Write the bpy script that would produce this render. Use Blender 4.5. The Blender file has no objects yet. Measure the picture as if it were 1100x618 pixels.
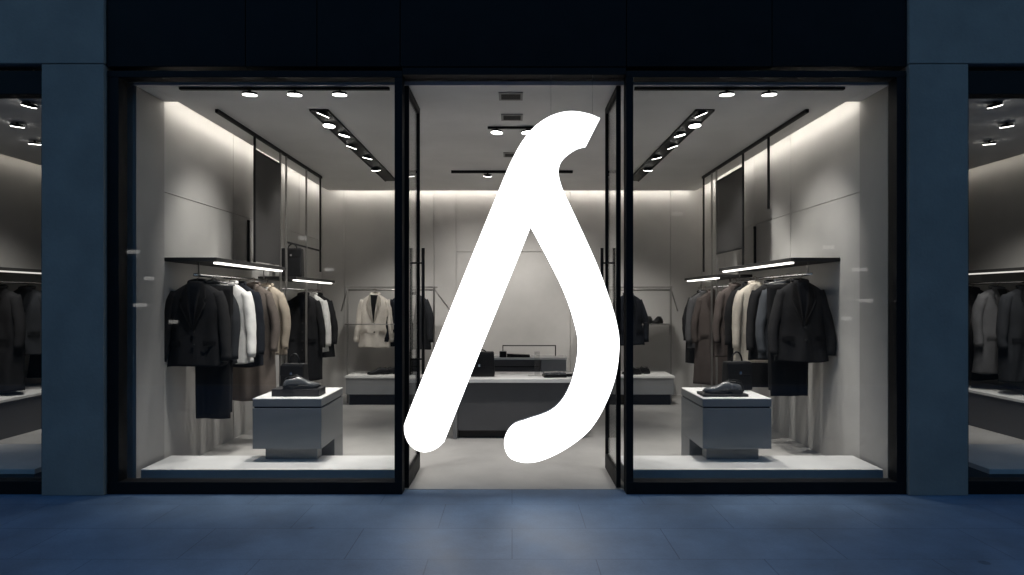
import bpy, bmesh, math, random
from mathutils import Vector, Matrix, noise
R = math.radians
random.seed(7)
S = bpy.context.scene
COL = S.collection

# ------------------------------------------------------------------ camera
cam = bpy.data.cameras.new('camera')
camo = bpy.data.objects.new('camera', cam)
COL.objects.link(camo)
camo.location = (0, -5.0, 1.5)
camo.rotation_euler = (R(90), 0, 0)
cam.sensor_width = 36
cam.lens = 22.7
cam.shift_y = 0.0118
cam.clip_start = 0.05
cam.clip_end = 2000
S.camera = camo

# ------------------------------------------------------------------ sky, sun, exposure
SUN_EL, SUN_AZ = R(3.5), R(20)          # sun almost down behind the building
w = bpy.data.worlds.new('World')
S.world = w
w.use_nodes = True
nt = w.node_tree
bg = nt.nodes['Background']
sky = nt.nodes.new('ShaderNodeTexSky')
sky.sky_type = 'NISHITA'
sky.sun_disc = False
sky.sun_elevation = SUN_EL
sky.sun_rotation = SUN_AZ
sky.air_density = 1.0
sky.dust_density = 0.3
sky.ozone_density = 3.0
nt.links.new(sky.outputs[0], bg.inputs[0])
bg.inputs[1].default_value = 0.10
sl = bpy.data.lights.new('sun', 'SUN')
sl.energy = 0.05
sl.angle = R(0.5)
sl.color = (1, .85, .7)
so = bpy.data.objects.new('sun', sl)
COL.objects.link(so)
d = Vector((math.sin(SUN_AZ) * math.cos(SUN_EL), math.cos(SUN_AZ) * math.cos(SUN_EL), math.sin(SUN_EL)))
so.rotation_euler = d.to_track_quat('Z', 'Y').to_euler()
so.location = (0, 20, 12)

S.view_settings.view_transform = 'Standard'
S.view_settings.look = 'None'
S.view_settings.gamma = 1
S.view_settings.exposure = 1.58
S.view_settings.use_curve_mapping = False
S.cycles.use_denoising = True
S.cycles.max_bounces = 8
S.cycles.diffuse_bounces = 5
S.cycles.glossy_bounces = 3
S.cycles.transparent_max_bounces = 16
S.cycles.sample_clamp_indirect = 4
S.cycles.caustics_reflective = False
S.cycles.caustics_refractive = False
SPOT_W = 1.3
COVE = 1.0
STRIP = 1.0

# ------------------------------------------------------------------ materials
def mat(name, col, rough=.6, metal=0, nscale=0, namt=0, bump=0, bscale=None, spec=.5, stretch=(1, 1, 1), col2=None, sheen=0):
    m = bpy.data.materials.new(name)
    m.use_nodes = True
    t = m.node_tree
    b = t.nodes['Principled BSDF']
    b.inputs['Base Color'].default_value = (*col, 1)
    b.inputs['Roughness'].default_value = rough
    b.inputs['Metallic'].default_value = metal
    b.inputs['Specular IOR Level'].default_value = spec
    if sheen:
        b.inputs['Sheen Weight'].default_value = sheen
    if nscale:
        tc = t.nodes.new('ShaderNodeTexCoord')
        mp = t.nodes.new('ShaderNodeMapping')
        mp.inputs['Scale'].default_value = stretch
        t.links.new(tc.outputs['Object'], mp.inputs[0])
        n = t.nodes.new('ShaderNodeTexNoise')
        n.inputs['Scale'].default_value = nscale
        n.inputs['Detail'].default_value = 6
        n.inputs['Roughness'].default_value = .62
        t.links.new(mp.outputs[0], n.inputs['Vector'])
        r = t.nodes.new('ShaderNodeValToRGB')
        r.color_ramp.elements[0].position = .3
        r.color_ramp.elements[1].position = .7
        lo = [c * (1 - namt) for c in col] if col2 is None else col2
        hi = [min(1, c * (1 + namt)) for c in col]
        r.color_ramp.elements[0].color = (*lo, 1)
        r.color_ramp.elements[1].color = (*hi, 1)
        t.links.new(n.outputs['Fac'], r.inputs[0])
        t.links.new(r.outputs[0], b.inputs['Base Color'])
        rr = t.nodes.new('ShaderNodeMapRange')
        rr.inputs['To Min'].default_value = max(.02, rough - .08)
        rr.inputs['To Max'].default_value = min(1, rough + .1)
        t.links.new(n.outputs['Fac'], rr.inputs['Value'])
        t.links.new(rr.outputs[0], b.inputs['Roughness'])
        if bump:
            n2 = t.nodes.new('ShaderNodeTexNoise')
            n2.inputs['Scale'].default_value = bscale or nscale * 6
            n2.inputs['Detail'].default_value = 4
            t.links.new(mp.outputs[0], n2.inputs['Vector'])
            bp = t.nodes.new('ShaderNodeBump')
            bp.inputs['Strength'].default_value = bump
            bp.inputs['Distance'].default_value = .01
            t.links.new(n2.outputs['Fac'], bp.inputs['Height'])
            t.links.new(bp.outputs[0], b.inputs['Normal'])
    return m

def emat(name, col, strength):
    m = bpy.data.materials.new(name)
    m.use_nodes = True
    t = m.node_tree
    b = t.nodes['Principled BSDF']
    b.inputs['Base Color'].default_value = (.8, .8, .8, 1)
    b.inputs['Emission Color'].default_value = (*col, 1)
    b.inputs['Emission Strength'].default_value = strength
    return m

def glass_mat(name, tint=(.93, .95, .95), refl=.05):
    m = bpy.data.materials.new(name)
    m.use_nodes = True
    t = m.node_tree
    t.nodes.clear()
    o = t.nodes.new('ShaderNodeOutputMaterial')
    mx = t.nodes.new('ShaderNodeMixShader')
    tr = t.nodes.new('ShaderNodeBsdfTransparent')
    tr.inputs[0].default_value = (*tint, 1)
    gl = t.nodes.new('ShaderNodeBsdfGlossy')
    gl.inputs['Roughness'].default_value = .01
    lw = t.nodes.new('ShaderNodeLayerWeight')
    lw.inputs[0].default_value = .5
    pw = t.nodes.new('ShaderNodeMath'); pw.operation = 'POWER'; pw.inputs[1].default_value = 5
    ml = t.nodes.new('ShaderNodeMath'); ml.operation = 'MULTIPLY_ADD'
    ml.inputs[1].default_value = .6; ml.inputs[2].default_value = refl
    t.links.new(lw.outputs['Facing'], pw.inputs[0])
    t.links.new(pw.outputs[0], ml.inputs[0])
    t.links.new(ml.outputs[0], mx.inputs[0])
    t.links.new(tr.outputs[0], mx.inputs[1])
    t.links.new(gl.outputs[0], mx.inputs[2])
    t.links.new(mx.outputs[0], o.inputs[0])
    return m

def paving_mat():
    m = bpy.data.materials.new('paving')
    m.use_nodes = True
    t = m.node_tree
    b = t.nodes['Principled BSDF']
    tc = t.nodes.new('ShaderNodeTexCoord')
    mp = t.nodes.new('ShaderNodeMapping')
    mp.inputs['Location'].default_value = (0.485, 0.27, 0)
    t.links.new(tc.outputs['Object'], mp.inputs[0])
    # slight wobble of the joints
    br = t.nodes.new('ShaderNodeTexBrick')
    br.offset = .5
    br.inputs['Scale'].default_value = 1
    br.inputs['Brick Width'].default_value = .97
    br.inputs['Row Height'].default_value = .5
    br.inputs['Mortar Size'].default_value = .0035
    br.inputs['Mortar Smooth'].default_value = .3
    br.inputs['Bias'].default_value = 0
    br.inputs['Color1'].default_value = (.135, .205, .305, 1)
    br.inputs['Color2'].default_value = (.15, .225, .33, 1)
    br.inputs['Mortar'].default_value = (.085, .13, .20, 1)
    t.links.new(mp.outputs[0], br.inputs['Vector'])
    n = t.nodes.new('ShaderNodeTexNoise'); n.inputs['Scale'].default_value = 1.7; n.inputs['Detail'].default_value = 8
    n.inputs['Roughness'].default_value = .65
    n3 = t.nodes.new('ShaderNodeTexNoise'); n3.inputs['Scale'].default_value = 60; n3.inputs['Detail'].default_value = 4
    for q in (n, n3):
        t.links.new(tc.outputs['Object'], q.inputs['Vector'])
    mr = t.nodes.new('ShaderNodeMapRange'); mr.inputs['From Min'].default_value = .3; mr.inputs['From Max'].default_value = .7
    mr.inputs['To Min'].default_value = .66; mr.inputs['To Max'].default_value = 1.25
    t.links.new(n.outputs['Fac'], mr.inputs['Value'])
    mr3 = t.nodes.new('ShaderNodeMapRange'); mr3.inputs['To Min'].default_value = .85; mr3.inputs['To Max'].default_value = 1.15
    t.links.new(n3.outputs['Fac'], mr3.inputs['Value'])
    mm = t.nodes.new('ShaderNodeMath'); mm.operation = 'MULTIPLY'
    t.links.new(mr.outputs[0], mm.inputs[0]); t.links.new(mr3.outputs[0], mm.inputs[1])
    vo = t.nodes.new('ShaderNodeTexVoronoi'); vo.inputs['Scale'].default_value = 1.6
    t.links.new(tc.outputs['Object'], vo.inputs['Vector'])
    ms = t.nodes.new('ShaderNodeMapRange'); ms.interpolation_type = 'SMOOTHSTEP'
    ms.inputs['From Min'].default_value = .035; ms.inputs['From Max'].default_value = .065
    ms.inputs['To Min'].default_value = .62; ms.inputs['To Max'].default_value = 1
    t.links.new(vo.outputs['Distance'], ms.inputs['Value'])
    m2 = t.nodes.new('ShaderNodeMath'); m2.operation = 'MULTIPLY'
    t.links.new(mm.outputs[0], m2.inputs[0]); t.links.new(ms.outputs[0], m2.inputs[1])
    mm = m2
    vm = t.nodes.new('ShaderNodeVectorMath'); vm.operation = 'SCALE'
    t.links.new(br.outputs['Color'], vm.inputs[0]); t.links.new(mm.outputs[0], vm.inputs['Scale'])
    t.links.new(vm.outputs[0], b.inputs['Base Color'])
    rr = t.nodes.new('ShaderNodeMapRange'); rr.inputs['To Min'].default_value = .38; rr.inputs['To Max'].default_value = .75
    t.links.new(n.outputs['Fac'], rr.inputs['Value']); t.links.new(rr.outputs[0], b.inputs['Roughness'])
    bp = t.nodes.new('ShaderNodeBump'); bp.inputs['Strength'].default_value = .25; bp.inputs['Distance'].default_value = .004
    ad = t.nodes.new('ShaderNodeMath'); ad.operation = 'MULTIPLY_ADD'; ad.inputs[1].default_value = -2.5
    t.links.new(br.outputs['Fac'], ad.inputs[0]); t.links.new(n3.outputs['Fac'], ad.inputs[2])
    t.links.new(ad.outputs[0], bp.inputs['Height'])
    t.links.new(bp.outputs[0], b.inputs['Normal'])
    return m

M = {}
M['paving'] = paving_mat()
M['asphalt'] = mat('asphalt', (.05, .05, .052), .85, 0, 3, .3, .4, 120)
M['stone'] = mat('facade_stone', (.36, .315, .275), .8, 0, 2.2, .14, .3, 45)
M['black_panel'] = mat('black_glazed_panel', (.008, .008, .009), .4, 0, 3, .3, spec=.12)
M['black_metal'] = mat('black_metal', (.008, .008, .009), .55, 0, 8, .25, spec=.2)
M['plaster'] = mat('warm_plaster', (.46, .448, .432), .8, 0, 1.1, .10, .08, 30)
M['shade_vent_grey'] = mat('plaster_shade_vent_grey', (.33, .32, .31), .8, 0, 1.3, .12, .08, 30)  # plaster darkened where no cove light falls; also the grey vent frames
M['ceiling'] = mat('ceiling_paint', (.74, .73, .72), .85, 0, 1.5, .06)
M['concrete'] = mat('polished_concrete', (.42, .41, .395), .42, 0, 1.6, .16, .06, 40)
M['white'] = mat('white_lacquer', (.72, .715, .70), .45, 0, 4, .08)
M['counter'] = mat('grey_lacquer', (.085, .085, .09), .45, 0, 5, .06)
M['plinth'] = mat('pale_grey_board', (.24, .245, .25), .45, 0, 4, .05)
M['platform_grey'] = mat('platform_grey', (.36, .37, .38), .5, 0, 5, .06)
M['side_grey'] = mat('mid_grey_lacquer', (.20, .20, .20), .45, 0, 5, .06)
M['steel'] = mat('brushed_steel', (.30, .29, .28), .35, .8, 30, .15, stretch=(1, 1, .05))
M['smoke'] = mat('smoked_panel', (.032, .031, .031), .5, 0, 5, .12, spec=.2)
M['black_leather'] = mat('black_leather', (.007, .007, .008), .42, 0, 14, .25, .25, 160, spec=.3)
M['grey_leather'] = mat('polished_grey_leather', (.085, .088, .092), .25, 0, 12, .25, .15, 120, spec=.7)
M['rubber'] = mat('sole_rubber', (.010, .010, .010), .6, 0, 20, .3)
M['wood'] = mat('dark_wood', (.09, .06, .04), .5, 0, 12, .3, stretch=(1, 6, 6))
M['chrome'] = mat('chrome', (.75, .75, .75), .2, 1, 10, .05)
M['paper'] = mat('paper', (.7, .68, .65), .7, 0, 10, .04)
M['clear'] = glass_mat('clear_acrylic', (.9, .9, .9), .06)
M['glass'] = glass_mat('window_glass', (.95, .955, .95), .03)
M['lens'] = emat('lamp_lens', (1, .97, .92), 6)
M['emblem_glow'] = emat('emblem_glow', (1, .99, .98), 1.25)  # glow given to the overlay emblem, raised to spill onto the paving
M['reflection_glow'] = emat('reflection_slit_glow', (1, .95, .88), .8)  # glow of the added slits that show as streaks in the glass
M['cove'] = emat('cove_strip_light', (1, .94, .86), 8 * COVE)
M['dim_cove'] = emat('side_bay_cove_light', (1, .93, .82), 2.2)
M['dim_strip'] = emat('side_bay_strip_light', (1, .95, .88), .30)
M['strip'] = emat('shelf_strip_light', (1, .95, .88), 1.6 * STRIP)
def cloth(name, col, amt=.12, rough=.85):
    return mat(name, col, rough, 0, 9, amt, .7, 260, spec=.2)
F = {
    'black': cloth('black_wool', (.013, .013, .0145)),
    'navy': cloth('navy_wool', (.008, .010, .015)),
    'charcoal': cloth('charcoal_wool', (.022, .024, .028)),
    'slate': cloth('slate_wool', (.05, .055, .063)),
    'grey': cloth('grey_wool', (.095, .095, .10)),
    'taupe': cloth('taupe_wool', (.15, .125, .11)),
    'brown': cloth('brown_grey_wool', (.085, .07, .065)),
    'beige': cloth('beige_linen', (.42, .36, .29)),
    'cream': cloth('cream_wool', (.55, .50, .43)),
    'ecru': cloth('ecru_linen', (.52, .48, .43)),
    'white': cloth('white_cotton', (.72, .71, .69)),
}

# ------------------------------------------------------------------ mesh helpers
def bx(bm, x0, x1, y0, y1, z0, z1, bev=0):
    vs = [bm.verts.new((x, y, z)) for z in (z0, z1) for y in (y0, y1) for x in (x0, x1)]
    fs = [(0, 2, 3, 1), (4, 5, 7, 6), (0, 1, 5, 4), (2, 6, 7, 3), (0, 4, 6, 2), (1, 3, 7, 5)]
    faces = [bm.faces.new([vs[i] for i in f]) for f in fs]
    if bev:
        es = set(e for f in faces for e in f.edges)
        bmesh.ops.bevel(bm, geom=list(es), offset=bev, segments=2, affect='EDGES', profile=.6)

def tube(bm, pts, r, n=8, cap=True):
    pts = [Vector(p) for p in pts]
    rs = r if isinstance(r, (list, tuple)) else [r] * len(pts)
    rings = []
    up = None
    for i, p in enumerate(pts):
        a = pts[max(0, i - 1)]; b = pts[min(len(pts) - 1, i + 1)]
        t = (b - a).normalized()
        if up is None:
            up = Vector((0, 0, 1)) if abs(t.z) < .9 else Vector((1, 0, 0))
        u = t.cross(up).normalized(); v = u.cross(t).normalized()
        up = v
        rings.append([bm.verts.new(p + (u * math.cos(k * 2 * math.pi / n) + v * math.sin(k * 2 * math.pi / n)) * rs[i]) for k in range(n)])
    for a, b in zip(rings, rings[1:]):
        for k in range(n):
            bm.faces.new((a[k], a[(k + 1) % n], b[(k + 1) % n], b[k]))
    if cap:
        bm.faces.new(rings[0][::-1]); bm.faces.new(rings[-1])

def obj(name, bm, m, parent=None, smooth=False, loc=None):
    bmesh.ops.recalc_face_normals(bm, faces=bm.faces[:])
    me = bpy.data.meshes.new(name)
    bm.to_mesh(me); bm.free()
    if smooth:
        for p in me.polygons:
            p.use_smooth = True
    if m: me.materials.append(m)
    o = bpy.data.objects.new(name, me)
    COL.objects.link(o)
    if parent: o.parent = parent
    if loc: o.location = loc
    return o

def box(name, m, parent, *b, bev=.003):
    bm = bmesh.new(); bx(bm, *b, bev=bev)
    return obj(name, bm, m, parent)

def pipe(name, m, parent, pts, r, n=10):
    bm = bmesh.new(); tube(bm, pts, r, n)
    return obj(name, bm, m, parent, True)

def tag(o, label, cat, group=None):
    o['label'] = label; o['category'] = cat
    if group: o['group'] = group
    return o

def thing(name, label, cat, loc=(0, 0, 0), rz=0, group=None):
    o = bpy.data.objects.new(name, None)
    o.empty_display_size = .1
    COL.objects.link(o)
    o.location = loc; o.rotation_euler = (0, 0, rz)
    return tag(o, label, cat, group)

def struct(name, bm, m):
    o = obj(name, bm, m); o['kind'] = 'structure'
    return o

def dup(o, parent=None):
    c = o.copy(); COL.objects.link(c)
    if parent: c.parent = parent
    for ch in list(o.children):
        dup(ch, c)
    return c

# ------------------------------------------------------------------ setting: ground, shells
CZ = 3.2                                   # ceiling height
HEAD = 3.262                               # window head
bm = bmesh.new(); bx(bm, -400, 400, -400, 400, -.4, -.13); struct('ground', bm, M['asphalt'])
bm = bmesh.new(); bx(bm, -40, 40, -6.2, .10, -.125, 0); struct('pavement', bm, M['paving'])
bm = bmesh.new(); bx(bm, -40, 40, -6.36, -6.204, -.125, .004, .012); struct('kerb', bm, M['stone'])

# main shop and the two side bays
bm = bmesh.new(); bx(bm, -9, 9, .104, 6, -.125, .002); struct('shop_floor', bm, M['concrete'])
# ceiling with light troughs along three walls of the main bay
bm = bmesh.new()
bx(bm, -2.87, 2.87, .12, 5.07, CZ, CZ + .03)
bx(bm, -3.0, -2.872, .12, .55, CZ, CZ + .03)
bx(bm, 2.872, 3.0, .12, .55, CZ, CZ + .03)
for s in (-1, 1):
    a, b = sorted((s * 3.452, s * 5.97)); bx(bm, a, b, .12, 4.2, CZ, CZ + .03)
bx(bm, -7, 7, .12, 5.6, CZ + .30, CZ + .4)
struct('ceiling', bm, M['ceiling'])

def panelled(name, m, frame, us, zs, depth=.015, gap=.007):
    """wall panels a little proud of the wall; frame maps (u, out, z) to a box"""
    bm = bmesh.new()
    for a, b in zip(us, us[1:]):
        for c, e in zip(zs, zs[1:]):
            frame(bm, a + gap / 2, b - gap / 2, depth, c + gap / 2, e - gap / 2)
    return bm
for s in (-1, 1):
    bm = bmesh.new()
    a, b = sorted((s * 3.015, s * 3.45)); bx(bm, a, b, .18, 5.4, 0, CZ + .30)
    def fr(bm, u0, u1, dpt, z0, z1, s=s):
        a, b = sorted((s * 3.0148, s * (3.015 - dpt))); bx(bm, a, b, u0, u1, z0, z1)
    for u0, u1, zz in ((.55, 1.95, (0, 2.43, 3.45)), (1.95, 3.0, (0, 1.0, 2.43, 3.45)), (3.0, 4.1, (0, 2.43, 3.45)), (4.1, 5.2, (0, 2.43, 3.45))):
        for c, e in zip(zz, zz[1:]):
            fr(bm, u0 + .004, u1 - .004, .015, c, e - .008)
    struct('wall_left' if s < 0 else 'wall_right', bm, M['plaster'])
    bm = bmesh.new()
    a, b = sorted((s * 3.0145, s * 2.985)); bx(bm, a, b, .13, .545, 0, CZ - .002)
    struct('wall_return', bm, M['shade_vent_grey'])  # weaker light near the window painted in as darker plaster
bm = bmesh.new()
bx(bm, -3.01, 3.01, 5.215, 5.4, 0, CZ + .30)
for a, b, zz in ((-3.0, -2.65, (0, 3.45)), (-2.65, -1.23, (0, 3.45)), (-1.23, -.88, (0, 3.45)), (-.88, .92, (0, 2.26, 3.45)), (.92, 1.2, (0, 3.45)), (1.2, 2.5, (0, 3.45)), (2.5, 3.0, (0, 3.45))):
    for c, e in zip(zz, zz[1:]):
        bx(bm, a + .006, b - .006, 5.2, 5.2148, c, e - .012)
struct('wall_back', bm, M['plaster'])
for s in (-1, 1):
    bm = bmesh.new()
    a, b = sorted((s * 6.1, s * 6.3)); bx(bm, a, b, .12, 4.4, 0, CZ + .3)
    a, b = sorted((s * 3.455, s * 6.09)); bx(bm, a, b, 4.2, 4.4, 0, CZ + .3)
    struct('side_bay_wall', bm, M['plaster'])

# ------------------------------------------------------------------ facade
fc = thing('building_facade', 'blue grey stone building front with a glossy black band over the shop windows', 'facade')
for s in (-1, 1):
    bm = bmesh.new()
    a, b = (-3.60, -3.125) if s < 0 else (3.042, 3.492); bx(bm, a, b, -.06, .14, 0, HEAD + .04, .006)
    obj('pillar', bm, M['stone'], fc)
    bm = bmesh.new()
    a, b = (-9.0, -3.125) if s < 0 else (3.042, 9.0); bx(bm, a, b, -.06, .12, HEAD + .046, 5.2, .006)
    obj('stone_wall', bm, M['stone'], fc)
    bm = bmesh.new()
    a, b = sorted((s * 5.8, s * 9.0)); bx(bm, a, b, -.06, .14, 0, HEAD + .04, .006)
    obj('pillar', bm, M['stone'], fc)
bm = bmesh.new()
bx(bm, -9, 9, .13, 5.8, CZ + .42, 5.2)
obj('roof_block', bm, M['stone'], fc)
bm = bmesh.new()
xs = [-3.12, -2.05, -1.5, -.86, .88, 2.0, 3.037]
for a, b in zip(xs, xs[1:]):
    bx(bm, a + .003, b - .003, -.035, .11, HEAD + .03, 5.2, .003)
obj('header_band', bm, M['black_panel'], fc)

def shop_window(label, x0, x1, z0, z1, jl, jr, sill=.094, head=.05):
    t = thing('shop_window', label, 'window', ((x0 + x1) / 2, 0, 0), 0, 'shop windows along the front')
    h = (x1 - x0) / 2
    bm = bmesh.new()
    bx(bm, -h, h, -.03, .09, 0, sill, .004)
    bx(bm, -h, h, -.03, .09, z1 - head, z1, .004)
    bx(bm, -h, -h + jl, -.028, .088, sill, z1 - head, .004)
    bx(bm, h - jr, h, -.028, .088, sill, z1 - head, .004)
    obj('window_frame', bm, M['black_metal'], t)
    box('window_pane', M['glass'], t, -h + jl, h - jr, .02, .03, sill, z1 - head, bev=0)
    return t
shop_window('left display window of the shop, wide pane in a thin black frame', -3.115, -.845, 0, HEAD, .085, .06)
shop_window('right display window of the shop, wide pane in a thin black frame', .88, 3.034, 0, HEAD, .055, .07)
shop_window('side window left of the left stone pillar, cut by the picture edge', -5.79, -3.605, 0, HEAD, .05, .02, .10, .18)
shop_window('side window right of the right stone pillar, cut by the picture edge', 3.497, 5.79, 0, HEAD, .02, .05, .10, .18)

# transom over the entrance (part of the facade)
box('door_head', M['black_metal'], fc, -.843, .878, -.028, .088, HEAD - .03, HEAD + .026)

# glass doors standing open inwards
for s, lab in ((-1, 'glass door standing open on the left of the entrance, black rails'), (1, 'glass door standing open on the right of the entrance, black rails')):
    t = thing('glass_door', lab, 'door', (-.832 if s < 0 else .842, .1, 0), 0, 'open glass entrance doors')
    W, T = .62, .018
    bm = bmesh.new()
    bx(bm, -T, T, 0, W, .012, .14, .003)
    bx(bm, -T, T, 0, W, CZ - .06, CZ - .01, .003)
    bx(bm, -T, T, W - .03, W, .14, CZ - .06, .003)
    bx(bm, -T, T, 0, .025, .14, CZ - .06, .003)
    obj('door_frame', bm, M['black_metal'], t)
    box('door_pane', M['glass'], t, -.005, .005, .025, W - .03, .14, CZ - .06, bev=0)
    for q in (-1, 1):
        bm = bmesh.new()
        tube(bm, [(q * .055, W - .075, .85), (q * .055, W - .075, 1.95)], .014, 12)
        for z in (.98, 1.82):
            tube(bm, [(q * .0052, W - .075, z), (q * .055, W - .075, z)], .008, 8)
        obj('handle', bm, M['black_metal'], t, True)

# ------------------------------------------------------------------ lamps
def aim(o, frm, to):
    v = Vector(to) - Vector(frm)
    o.rotation_euler = v.to_track_quat('-Z', 'Y').to_euler()
def spot_thing(label, loc, target, watts, cone=50, r=.055, group='ceiling spot lamps of the main shop', drop=.028, blend=1.0):
    """adjustable ceiling spot: stem, tilted housing and glowing lens; its lamp sits in front of the lens"""
    t = thing('spot_lamp', label, 'spot lamp', loc, 0, group)
    v = (Vector(target) - Vector(loc)).normalized()
    c = Vector((0, 0, -drop))
    pipe('stem', M['black_metal'], t, [(0, 0, 0), (0, 0, -drop + .004)], .012, 8)
    v = (v * .55 + Vector((0, 0, -.45))).normalized()
    bm = bmesh.new(); tube(bm, [c - v * .012, c - v * .008, c + v * .006, c + v * .009], [r * .8, r * 1.05, r * 1.06, r * 1.02], 24)
    obj('housing', bm, M['black_metal'], t, False)
    bm = bmesh.new(); tube(bm, [c + v * .0095, c + v * .013], r * 1.0, 24)
    obj('lens', bm, M['lens'], t)
    v = (Vector(target) - Vector(loc)).normalized()
    L = bpy.data.lights.new('spot_light', 'SPOT')
    L.energy = watts * SPOT_W; L.spot_size = R(cone); L.spot_blend = blend
    L.color = (1, .965, .915); L.shadow_soft_size = .055
    lo = bpy.data.objects.new('spot_light', L); COL.objects.link(lo)
    lo.parent = t; lo.location = c + v * .075
    lo.rotation_euler = v.to_track_quat('-Z', 'Y').to_euler()
    return t

for s, side in ((-1, 'left'), (1, 'right')):
    # recessed lengthwise channel
    bm = bmesh.new()
    t = thing('track_channel', 'long dark lamp channel running to the back in the %s half of the ceiling' % side, 'lamp channel', (s * 1.72, .75, CZ), 0, 'ceiling lamp channels')
    bx(bm, -.075, .075, 0, 3.45, -.012, -.004, .002)
    obj('channel_plate', bm, M['smoke'], t)
    bm = bmesh.new()
    bx(bm, -.085, -.076, 0, 3.45, -.022, -.004); bx(bm, .076, .085, 0, 3.45, -.022, -.004)
    obj('channel_edge', bm, M['black_metal'], t)
    ys = [.82, 1.18, 1.55, 2.05, 2.6, 3.3]
    tg = [(s * 2.9, 1.25, 1.9), (s * 2.0, .9, .6), (s * 2.75, 1.9, 1.0), (s * 2.9, 2.6, 1.7), (s * 2.75, 3.4, 1.0), (s * 1.8, 4.7, 1.0)]
    order = ['nearest the window', 'second from the window', 'third from the window', 'fourth from the window', 'fifth from the window', 'farthest from the window']
    for i, (y, g) in enumerate(zip(ys, tg)):
        spot_thing('small black spot lamp in the %s ceiling channel, %s' % (side, order[i]), (s * (1.72 + (.03 if i % 2 else -.02)), y, CZ - .012), g, 24 if i in (0, 3) else 36, 64, drop=.016)
    # crosswise track just behind the glass
    t = thing('lamp_track', 'thin black crosswise lamp track behind the %s display window head' % side, 'lamp track', (0, .17, CZ), 0, 'crosswise lamp tracks')
    a, b = sorted((s * .98, s * 2.66)); box('track_rail', M['black_metal'], t, a, b, -.018, .018, -.022, -.002)
    pts = [(-2.1, -1.74, -1.38), (1.72, 2.06)][s > 0]
    for i, x in enumerate(pts):
        spot_thing('spot lamp on the crosswise track over the %s window, %s from the entrance' % (side, ['third', 'second', 'first'][i] if s < 0 else ['first', 'second'][i]),
                   (x, .17, CZ - .022), (x * 1.08, .75, .4), 30, 60)
    # ceiling-hung frame over the clothes racks
    t = thing('hanging_frame', 'tall black ceiling frame with smoked panel above the %s clothes racks' % side, 'frame', (s * 2.63, 0, 0), 0, 'black frames above the clothes racks')
    box('top_rail', M['black_metal'], t, -.016, .016, .75, 3.9, CZ - .034, CZ - .002)
    ups = [1.6, 2.33, 2.52, 3.26, 3.86] if s < 0 else [1.0 + .62, 2.35, 3.3, 3.5, 3.86]
    for i, y in enumerate(ups):
        lo = 1.88 if (i in (0, 4) or (s > 0 and i == 1)) else .004
        if y in (1.6, 1.62) and s > 0: lo = 2.43
        box('upright', M['black_metal'] if lo > 1 else M['steel'], t, -.011, .011, y - .011, y + .011, lo, CZ - .034)
    if s < 0:
        box('crossbar', M['black_metal'], t, -.010, .010, 2.531, 3.849, 2.16, 2.18)
        box('smoked_panel', M['smoke'], t, -.006, .006, 1.62, 2.31, 1.89, 3.02)
        box('panel_top', M['black_metal'], t, -.009, .009, 1.612, 2.318, 3.022, 3.04)
    else:
        box('smoked_panel', M['smoke'], t, -.006, .006, 2.37, 3.28, 2.10, 3.0)
        box('panel_top', M['black_metal'], t, -.009, .009, 2.362, 3.288, 3.002, 3.02)
        box('crossbar', M['black_metal'], t, -.010, .010, 2.361, 3.289, 2.08, 2.098)
for s, side, y in ((-1, 'left', 2.32), (1, 'right', 2.94)):
    t = thing('wall_standard', 'short black slotted bar upright on the %s wall above the shelf' % side, 'wall bar', (s * 2.998, y, 0), 0, 'black slotted bars on the side walls')
    a, b = sorted((-s * .001, -s * .026))
    box('bar', M['black_metal'], t, a, b, -.016, .016, 1.90, 2.40)
    a, b = sorted((-s * .0265, -s * .0285)); box('slot', M['steel'], t, a, b, -.004, .004, 1.93, 2.37, bev=0)
# centre ceiling fittings
def vent(label, x, y, w_, d_):
    t = thing('ceiling_vent', label, 'vent', (x, y, CZ), 0, 'square ceiling vents')
    bm = bmesh.new(); bx(bm, -w_ / 2, w_ / 2, -d_ / 2, d_ / 2, -.012, -.001, .003); obj('vent_frame', bm, M['shade_vent_grey'], t)
    bm = bmesh.new()
    for k in range(5):
        y0 = -d_ / 2 + .03 + k * (d_ - .06) / 5
        bx(bm, -w_ / 2 + .02, w_ / 2 - .02, y0, y0 + (d_ - .06) / 5 - .012, -.016, -.0125)
    obj('vent_slats', bm, M['smoke'], t)
vent('grey square ceiling vent nearest the entrance', -.01, .38, .2, .2)
vent('grey ceiling vent in the middle of the shop, just before two round lamps', 0, 1.0, .2, .2)
vent('grey ceiling vent at the back, behind the two round lamps', 0, 2.55, .2, .22)
t = thing('lamp_pair_rail', 'short black ceiling rail carrying two round lamps over the shop middle', 'lamp rail', (0, 1.35, CZ))
box('track_rail', M['black_metal'], t, -.24, .24, -.02, .02, -.02, -.002)
spot_thing('round lamp at the left end of the short middle ceiling rail', (-.15, 1.35, CZ - .02), (-.55, 1.3, 0), 42, 60)
spot_thing('round lamp at the right end of the short middle ceiling rail', (.15, 1.35, CZ - .02), (.55, 1.3, 0), 42, 60)
t = thing('lamp_track', 'thin black lamp track across the ceiling before the back wall', 'lamp track', (0, 3.5, CZ), 0, 'crosswise lamp tracks')
box('track_rail', M['black_metal'], t, -.8, .8, -.018, .018, -.035, -.002)
spot_thing('spot lamp on the rear ceiling track aimed at the back wall', (-.32, 3.5, CZ - .035), (-.5, 5.2, .9), 30, 90)
spot_thing('right spot lamp on the rear ceiling track', (.45, 3.5, CZ - .035), (.5, 5.2, .9), 30, 90)
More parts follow.
